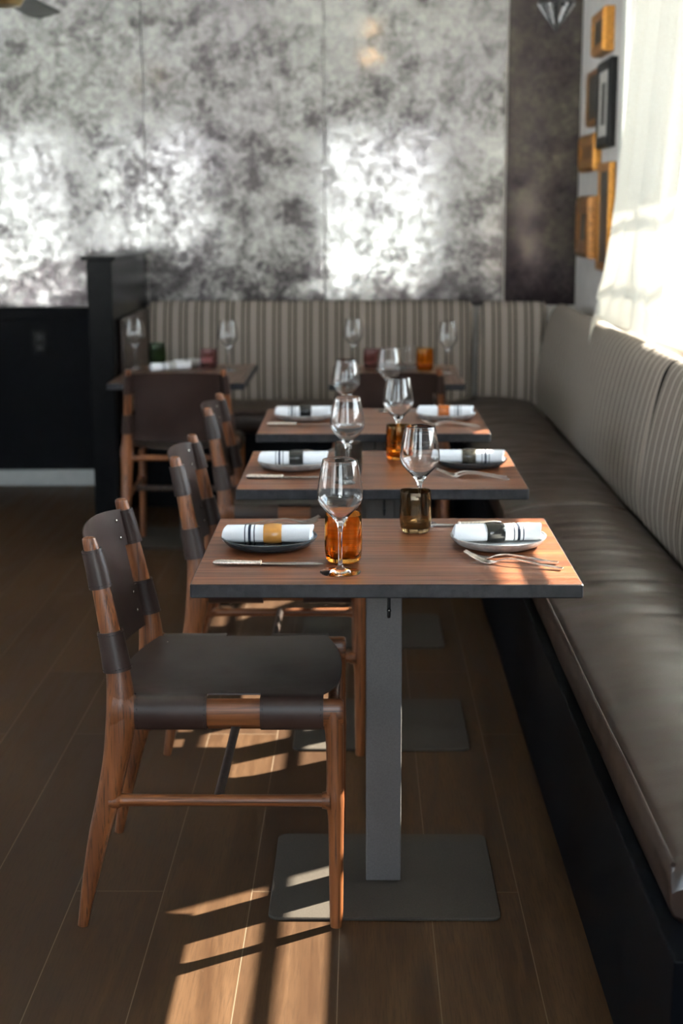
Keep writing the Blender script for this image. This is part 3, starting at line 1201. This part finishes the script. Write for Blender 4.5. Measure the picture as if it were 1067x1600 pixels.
tumbler(-.085, -.118, M['amber'], 'amber glass tumbler on the front table behind a wine glass', .100, .0385, 2.7)
tumbler(.073, .163, M['smoke'], 'rounded-square brown smoky tumbler on the front table', .094, .0355, 3.4)
tumbler(-.083, .830, M['grey_smoke'], 'grey smoky tumbler on the middle table', .098, .0375, 2.8)
tumbler(.060, 1.135, M['amber'], 'amber glass tumbler on the middle table behind the front wine glass', .100, .0375, 2.7)
tumbler(-1.005, 3.77, M['green_smoke'], 'dark green tumbler on the far left table beside the divider', .105, .040, 2.8)
tumbler(-.750, 3.63, M['plum'], 'plum glass tumbler on the far left table beside the rolled napkins', .09, .040, 2.6)
tumbler(.002, 3.62, M['plum'], 'plum glass tumbler on the far right table', .09, .042, 2.6)
tumbler(.238, 3.53, M['amber'], 'amber glass tumbler on the far right table', .10, .040, 2.7)
tumbler(.175, 3.66, M['clear'], 'clear tumbler on the far right table between wine glass and amber tumbler', .095, .036, 2.7)


def plate(x, y, label, m_in, m_out, wob=0.0, rz=0):
    r_ = .1025
    prof = [(0, .0), (.060, .0), (.078, .0022), (.090, .007), (.0975, .014), (r_, .0205), (r_ + .0005, .0228), (r_ - .002, .0235), (r_ - .0045, .0215)]
    prof_in = [(r_ - .0045, .0215), (.094, .015), (.086, .0105), (.076, .0085), (.04, .0080), (0, .0080)]
    mb_ = MB()
    seg = 72

    def ring(rr, z):
        out = []
        for j in range(seg):
            a = 2 * PI * j / seg
            k = 1 + wob * (0.6 * math.sin(3 * a + 1) + .4 * math.sin(5 * a + 2)) * (rr / r_)
            out.append((rr * k * math.cos(a), rr * k * math.sin(a), z + wob * .05 * math.sin(2 * a + .5) * (z > .012)))
        return out
    mb_.rings([ring(a, b) for a, b in prof], True, False, 1)
    mb_.rings([ring(a, b) for a, b in prof_in], True, False, 0)
    o = mb_.build('plate', [m_in, m_out], None, (x, y, ZT), True)
    o.rotation_euler = (0, 0, rz)
    return tag(o, label, 'plate', 'small stoneware plates')


def napkin(x, y, rz, mat, label, z=.0085, flat_=1.0, tilt=0.0):
    """rolled cotton napkin with three navy stripes; the roll runs along local x"""
    Lh = .0925
    hy, hz = .026, .0185
    ns = 40
    rings = []
    segx = 36
    for i in range(segx + 1):
        x_ = lerp(-Lh, Lh, i / segx)
        ring = []
        k = 1.0
        pinch = 1 - .07 * math.exp(-((x_ - RINGX[0]) / .022) ** 2)
        for j in range(ns):
            a = 2 * PI * j / ns
            c_, s_ = math.cos(a), math.sin(a)
            q = (abs(c_) ** 2.7 + abs(s_) ** 2.7) ** (-1 / 2.7)
            nz_ = noise.noise(Vector((x_ * 14, c_ * 1.1 + x * 9, s_ * 1.1 + y * 9)))
            w_ = pinch * (1 + .035 * nz_)
            # the loose outer edge of the roll
            lip = .0018 if 1.2 * PI < a < 1.75 * PI else 0
            ring.append((x_ + (.004 * math.sin(a * 1.5) if i in (0, segx) else 0), c_ * q * hy * w_ * k, hz + s_ * q * (hz * w_ - (lip if s_ < 0 else 0)) * k))
        rings.append(ring)
    mb_ = MB()
    mb_.rings(rings, True, False, 0)
    # rolled layers showing at both ends
    for sgn, base in ((-1, rings[0]), (1, rings[-1])):
        loops = [base]
        for t, d in ((.86, .002), (.80, -.003), (.66, .001), (.58, -.004), (.42, .000), (.34, -.004), (.12, -.002)):
            loops.append([(p[0] + sgn * d, p[1] * t, hz + (p[2] - hz) * t) for p in base])
        mb_.rings(loops, True, True, 0)
    o = mb_.build('rolled_napkin', mat, None, (x, y, ZT + z))
    o.rotation_euler = (0, tilt, rz)
    return tag(o, label, 'napkin', 'rolled striped napkins')


RINGX = [0.012]


def napkin_ring(x, y, rz, off, mat, label, z=.0085):
    hy, hz = .0292, .0215
    wd = .0195
    prof = [(-wd, .0), (-wd + .002, .0012), (-wd * .5, .0024), (0, .0030), (wd * .5, .0024), (wd - .002, .0012), (wd, .0), (wd - .001, -.0016), (0, -.0010), (-wd + .001, -.0016), (-wd, 0)]
    rings = []
    ns = 44
    for px_, e in prof:
        ring = []
        for j in range(ns):
            a = 2 * PI * j / ns
            c_, s_ = math.cos(a), math.sin(a)
            q = (abs(c_) ** 2.4 + abs(s_) ** 2.4) ** (-1 / 2.4)
            ring.append((px_, c_ * q * (hy + e - .0016), .0205 + s_ * q * (hz + e - .0028)))
        rings.append(ring)
    ca, sa = math.cos(rz), math.sin(rz)
    o = MB().rings(rings, True, False, 0).build('napkin_ring', mat, None, (x + off * ca, y + off * sa, ZT + z - .001))
    o.rotation_euler = (0, 0, rz)
    return tag(o, label, 'napkin ring', 'ceramic napkin rings')


NR = 0.0
settings = [
    # table, side, plate x,y, plate mats, plate label, napkin dy, rz, napkin mat, napkin label, ring offset, ring mat, ring label, wobble
    (0, -.246, .022, 'navy_plate', 'navy_plate', 'dark slate plate under the caramel-ringed napkin on the front table', 0.0, 0.0, 'napkin_l',
     'rolled white napkin with navy stripes in the caramel ring, front table', .010, 'caramel', 'caramel napkin ring on the front table', .002),
    (0, .246, .028, 'grey_plate', 'raw_clay', 'pale mottled stoneware plate near the forks on the front table', 0.006, .10, 'napkin_r',
     'rolled white napkin with navy stripes in the black ring, front table', -.006, 'ring_black', 'black napkin ring on the front table', .010),
    (1, -.243, .022, 'grey_plate', 'raw_clay', 'pale stoneware plate with the black-ringed napkin on the middle table', 0.0, .03, 'napkin_l',
     'rolled white napkin with navy stripes in the black ring, middle table', .008, 'ring_black', 'black napkin ring on the middle table', .006),
    (1, .254, .045, 'navy_plate', 'navy_plate', 'dark slate plate under the moss-ringed napkin on the middle table', 0.0, -.04, 'napkin_r',
     'rolled white napkin with navy stripes in the mottled moss ring, middle table', -.003, 'ring_moss', 'mottled moss-brown napkin ring on the middle table', .003),
    (2, -.238, .034, 'grey_plate', 'raw_clay', 'pale plate with the black-ringed napkin on the third table', 0.0, .03, 'napkin_l',
     'rolled white napkin with navy stripes in the black ring, third table', .008, 'ring_black', 'black napkin ring on the third table', .006),
    (2, .254, .040, 'grey_plate', 'raw_clay', 'pale plate with the amber-ringed napkin on the third table', 0.0, -.03, 'napkin_r',
     'rolled white napkin with navy stripes in the amber ring, third table', -.006, 'ring_amber', 'amber-brown napkin ring on the third table', .006),
]
for ti, px, py_, mi, mo, pl_, ndy, nrz, nm, nl, ro, rm, rl_, wob in settings:
    X, Y = TX[ti] + px, TY[ti] + py_
    plate(X, Y, pl_, M[mi], M[mo], wob, ti + px)
    RINGX[0] = ro
    napkin(X - .002, Y + ndy, nrz, M[nm], nl)
    napkin_ring(X - .002, Y + ndy, nrz, ro, M[rm], rl_)
# the small tables have napkins only
RINGX[0] = 0
for x, y, rz, lab, rlab in ((-.915, 3.55, .5, 'rolled napkin on the far left table pointing at the viewer, closest to the chair', 'pale napkin ring around the closer napkin on the far left table'),
                           (-.83, 3.70, .5, 'rolled napkin on the far left table, the one nearer the striped backrest', 'pale napkin ring around the rear napkin on the far left table')):
    napkin(x, y, rz, M['napkin_l'], lab, .0005)
    napkin_ring(x, y, rz, 0, M['raw_clay'], rlab, .0005)


def knife(x, y, rz, label):
    r = empty('table_knife', label, 'knife', (x, y, ZT), rz, 'silver table knives')
    h = [(-.112, .0062, .0025), (-.108, .0064, .0052), (-.095, .0066, .0064), (-.06, .0062, .0058), (-.03, .0059, .0052), (-.018, .0057, .0050), (-.0165, .0060, .0062), (-.0145, .0060, .0062), (-.013, .0055, .004)]
    MB().tube([(a, 0, b) for a, b, c_ in h], [c_ for a, b, c_ in h], 14, 0, True, (0, 0, 1), (.95, 1.15)).build('handle', M['handle'], r)
    b = MB()
    rows = [(-.014, .005, .0030, .0016), (.0, .0085, .0065, .0012), (.04, .0095, .0085, .001), (.08, .0090, .0085, .0009), (.10, .0070, .0075, .0008), (.110, .0025, .0055, .0006), (.1125, .0004, .0042, .0004)]
    rings = []
    for x_, top, bot, tk in spline(rows, 4):
        rings.append([(x_, -bot, .0042), (x_, 0, .0042 + tk), (x_, top, .0042 + tk * .6), (x_, top, .0042 - tk * .6), (x_, 0, .0042 - tk)])
    b.rings(rings, True, True, 0)
    b.build('blade', M['silver'], r)
    return r


kn = knife(-.238, -.154, 0, 'silver knife lying in front of the dark slate plate on the front table')
dup(kn, (.160, .222, 0 + ZT), PI, 'silver knife behind the pale mottled plate on the front table')
dup(kn, (TX[1] - .253, TY[1] - .150, ZT), -.02, 'silver knife in front of the black-ringed napkin on the middle table')
dup(kn, (TX[1] + .20, TY[1] + .225, ZT), PI, 'silver knife behind the moss-ringed napkin on the middle table')
dup(kn, (TX[2] - .245, TY[2] - .115, ZT), -.02, 'silver knife in front of the black-ringed napkin on the third table')
dup(kn, (TX[2] + .20, TY[2] + .225, ZT), PI, 'silver knife behind the amber-ringed napkin on the third table')


def fork(x, y, rz, label, s=1.0):
    """fork lying tines up, head at -x"""
    rows = [(-.100, .0150, .0085), (-.085, .0085, .0108), (-.070, .0040, .0112), (-.058, .0030, .0105), (-.047, .0052, .0062), (-.036, .0098, .0036), (-.020, .0135, .0030), (.0, .0132, .0032),
            (.04, .0092, .0044), (.075, .0055, .0056), (.090, .0048, .0058), (.094, .0050, .0056)]
    sp = spline(rows, 4)
    mb_ = MB()
    tk = .0011
    body = [q for q in sp if q[0] > -.068]
    rings = [[(a, -c_, b + tk), (a, 0, b + tk * 1.35), (a, c_, b + tk), (a, c_, b - tk), (a, 0, b - tk * .8), (a, -c_, b - tk)] for a, b, c_ in body]
    mb_.rings(rings, True, True, 0, True)
    tin = [q for q in sp if q[0] <= -.062]
    for k in range(4):
        f = (k - 1.5) / 1.5
        rr = []
        for a, b, c_ in tin:
            wd = .0017 * lerp(.55, 1, min(1, (a + .1) / .03))
            yc = f * (.0092 if a > -.09 else .0088)
            rr.append([(a, yc - wd, b + tk), (a, yc + wd, b + tk), (a, yc + wd, b - tk), (a, yc - wd, b - tk)])
        mb_.rings(rr, True, True, 0, True)
    o = mb_.build('table_fork', M['silver'], None, (x, y, ZT))
    o.rotation_euler = (0, 0, rz)
    return tag(o, label, 'fork', 'silver table forks')


f1 = fork(.262, -.118, -.30, 'silver fork on the front table lying closer to the pale mottled plate')


def fcopy(x, y, rz, label):
    o = f1.copy()
    COL.objects.link(o)
    o.location = (x, y, ZT)
    o.rotation_euler = (0, 0, rz)
    o['label'] = label


fcopy(.268, -.160, -.40, 'silver fork on the front table lying closer to the table edge')
fcopy(-.245, .195, PI + .25, 'silver fork behind the dark slate plate on the front table, closer to the plate')
fcopy(-.240, .235, PI + .30, 'silver fork behind the dark slate plate on the front table, farther from the plate')
fcopy(TX[1] + .248, TY[1] - .120, -.34, 'silver fork on the middle table closer to the dark slate plate')
fcopy(TX[1] + .255, TY[1] - .155, -.42, 'silver fork on the middle table closer to the table edge')
fcopy(TX[1] - .235, TY[1] + .195, PI + .25, 'silver fork behind the black-ringed napkin on the middle table, closer to the plate')
fcopy(TX[1] - .230, TY[1] + .235, PI + .30, 'silver fork behind the black-ringed napkin on the middle table, farther from the plate')
fcopy(TX[2] + .262, TY[2] - .115, -.36, 'silver fork on the third table closer to the amber-ringed napkin')
fcopy(TX[2] + .270, TY[2] - .150, -.44, 'silver fork on the third table closer to the table edge')

# ------------------------------------------------------------------ picture frames on the window wall


def frame(label, y0, y1, z0, z1, depth, border, m_frame, m_pic, mount=0.0, step=0.4, group='picture frames by the corner'):
    """hangs on the right wall, faces -x; local x = out of the wall"""
    yc, zc = (y0 + y1) / 2, (z0 + z1) / 2
    r = empty('picture_frame', label, 'picture frame', (XR - .001, yc, z0), 0, group)
    hy, hz = (y1 - y0) / 2, (z1 - z0) / 2
    prof = [(0.0, 0.0), (0.0, depth * .70), (border * .10, depth * .88), (border * .25, depth), (border * .45, depth * .99), (border * .55, depth * .93),
            (border * .68, depth * .95), (border * .85, depth * .92), (border, depth * .89), (border, depth * .7)]
    rings = []
    for inset, d in prof:
        a, b = hy - inset, hz - inset
        rings.append([(-d, -a, hz - b), (-d, a, hz - b), (-d, a, hz + b), (-d, -a, hz + b)])
    MB().rings(rings, True, False, 0, False).build('moulding', m_frame, r)
    a, b = hy - border, hz - border
    d = depth * .84
    if mount:
        q = MB()
        rings = [[(-d, -a, hz - b), (-d, a, hz - b), (-d, a, hz + b), (-d, -a, hz + b)],
                 [(-d - .002, -a + mount, hz - b + mount), (-d - .002, a - mount, hz - b + mount), (-d - .002, a - mount, hz + b - mount), (-d - .002, -a + mount, hz + b - mount)],
                 [(-d + .004, -a + mount, hz - b + mount), (-d + .004, a - mount, hz - b + mount), (-d + .004, a - mount, hz + b - mount), (-d + .004, -a + mount, hz + b - mount)]]
        q.rings(rings, True, False, 0, False).build('mount', M['mat_board'], r)
    MB().box(-d + .002, -d + .006, -a - .002, a + .002, hz - b - .002, hz + b + .002).build('picture', m_pic, r)
    return r


frame('small gilt frame with dark picture, topmost on the window wall', 3.80, 4.14, 2.165, 2.36, .055, .045, M['gold'], M['canvas'])
frame('slim brown-gold frame with dark picture beside the black frame', 4.03, 4.37, 1.86, 2.12, .035, .030, M['oldgold'], M['canvas'])
frame('black frame with off-white mount, right of the brown-gold frame', 3.68, 4.02, 1.742, 2.13, .040, .050, M['ebony'], M['canvas'], .05)
frame('small bright gilt frame in the corner, above the deep carved frame', 4.06, 4.55, 1.648, 1.825, .040, .060, M['gold'], M['oldgold'])
frame('deep carved antique gold frame lowest in the corner', 3.975, 4.34, 1.235, 1.53, .075, .085, M['oldgold'], M['canvas'])
frame('tall gilt frame with dark picture half hidden by the curtain', 3.64, 3.95, 1.185, 1.675, .032, .040, M['gold'], M['canvas'])

# ------------------------------------------------------------------ curtain
FAR = [(0.88, .868, 2.80), (0.945, .872, 2.86), (.975, .905, 3.05), (1.0, .945, 3.27), (1.03, .965, 3.34), (1.18, .985, 3.16), (1.39, .985, 2.96), (1.77, .985, 2.74), (2.2, 1.0, 2.63), (2.62, 1.02, 2.52)]
NEAR = [(1.0, 1.015, 2.21), (1.19, 1.02, 2.19), (1.44, 1.025, 2.11), (1.69, 1.03, 2.06), (1.83, 1.03, 2.02), (2.2, 1.03, 1.86), (2.62, 1.03, 1.64)]


def cfn(u, v):
    z_top = 2.605
    zb = lerp(1.006, .925, max(0, (u - .88) / .12) ** 1.2)
    z = lerp(zb, z_top, v)
    xf, yf = pl(FAR, z)
    xn, yn = pl(NEAR, max(z, 1.0))
    y = lerp(yn, yf, u)
    x = lerp(xn, xf, u)
    ph = u * 2 * PI * 5.0 + 1.2 * math.sin(v * 2.0 + u * 3)
    amp = .017 + .010 * math.sin(u * 7 + 1)
    x += amp * math.sin(ph) * (1 if z > 1.1 else .3) - .002
    y += .014 * math.cos(ph * 1.0) * (1 - abs(2 * u - 1))
    return (x - 1.0, y - 2.5, z)


cu = empty('curtain', 'sheer white linen curtain drawn back over the bench backrest', 'curtain', (1.0, 2.5, 0))
MB().grid(cfn, 110, 70).build('panel', M['sheer'], cu)
rod = empty('curtain_rod', 'slim black curtain rod above the right windows', 'rod', (1.02, 1.5, 2.62))
MB().tube([(0, -2.2, 0), (0, 2.1, 0)], .010, 12).build('pole', M['iron'], rod)
for y in (-2.2, 2.1):
    MB().ball((0, y, 0), .02).build('finial', M['iron'], rod)
for y in (-2.0, .3, 1.95):
    MB().box(-.004, .069, y - .008, y + .008, -.008, .008, .002).build('bracket', M['iron'], rod)

# ------------------------------------------------------------------ ceiling fan, chandelier, pendant
fan = empty('ceiling_fan', 'black-bladed ceiling fan with brass hub at the top left', 'ceiling fan', (-1.42, 2.82, 2.335))
MB().tube([(0, 0, .08), (0, 0, .63)], .014, 12).build('downrod', M['iron'], fan)
MB().lathe([(0, .65), (.06, .65), (.065, .63), (.05, .60), (.016, .585), (0, .585)], 28).build('canopy', M['brass'], fan)
MB().lathe([(0, .085), (.05, .085), (.085, .07), (.10, .045), (.10, .0), (.09, -.02), (.085, -.06), (.06, -.095), (0, -.105)], 32).build('motor_hub', M['brass'], fan)
for k in range(4):
    a = math.radians(88 + 90 * k)
    ca, sa = math.cos(a), math.sin(a)
    rings = []
    for t, hw in ((.09, .022), (.14, .030), (.20, .052), (.40, .062), (.60, .068), (.66, .060), (.68, .03)):
        ring = []
        for e, zz in ((-1, -.034), (1, -.050), (1, -.056), (-1, -.040)):
            lx, ly = t, e * hw
            ring.append((lx * ca - ly * sa, lx * sa + ly * ca, zz))
        rings.append(ring)
    MB().rings(rings, True, True, 0, False).build('blade', M['iron'], fan)

chd = empty('chandelier', 'small brass chandelier with warm bulbs seen reflected in the mirror', 'chandelier', (0.02, 2.55, 2.40))
MB().tube([(0, 0, .02), (0, 0, ZC - 2.40)], .008, 10).build('stem', M['brass'], chd)
for zz, rad, nb in ((.05, .045, 4), (.225, .035, 3)):
    pts = [(rad * math.cos(2 * PI * k / 32), rad * math.sin(2 * PI * k / 32), zz) for k in range(33)]
    q = MB().tube(pts, .006, 8)
    q.tube([(-rad, 0, zz), (rad, 0, zz)], .004, 8)
    q.tube([(0, -rad, zz), (0, rad, zz)], .004, 8)
    q.build('ring_arm', M['brass'], chd)
    for k in range(nb):
        a = 2 * PI * k / nb + .3
        b_ = MB().ball((rad * math.cos(a), rad * math.sin(a), zz + .016), .008, 0, 12, 8, (1, 1, 1.4)).build('bulb', M['bulb'], chd)

pn = empty('crystal_pendant', 'small dark pendant strung with crystal beads at the top right', 'pendant lamp', (0.80, 3.6, 2.23))
MB().tube([(.075 * math.cos(2 * PI * k / 32), .075 * math.sin(2 * PI * k / 32), .115) for k in range(33)], .006, 8).build('hoop', M['iron'], pn)
MB().tube([(0, 0, .02), (0, 0, ZC - 2.23)], .006, 8).build('stem', M['iron'], pn)
MB().tube([(-.075, 0, .115), (.075, 0, .115)], .004, 8).tube([(0, -.075, .115), (0, .075, .115)], .004, 8).build('spoke', M['iron'], pn)
for k in range(6):
    a = 2 * PI * (k + .5) / 6
    MB().tube([(.075 * math.cos(a), .075 * math.sin(a), .115), (.03 * math.cos(a), .03 * math.sin(a), .045), (0, 0, .0)], [.006, .007, .006], 8).build('rib', M['iron'], pn)
for k in range(6):
    a = 2 * PI * k / 6
    q = MB()
    for j in range(9):
        t = j / 8
        rad = .075 * (1 - t) ** 0.9
        q.ball((rad * math.cos(a), rad * math.sin(a), lerp(.104, .006, t)), .0062, 0, 8, 6)
    q.build('bead_strand', M['clear'], pn)
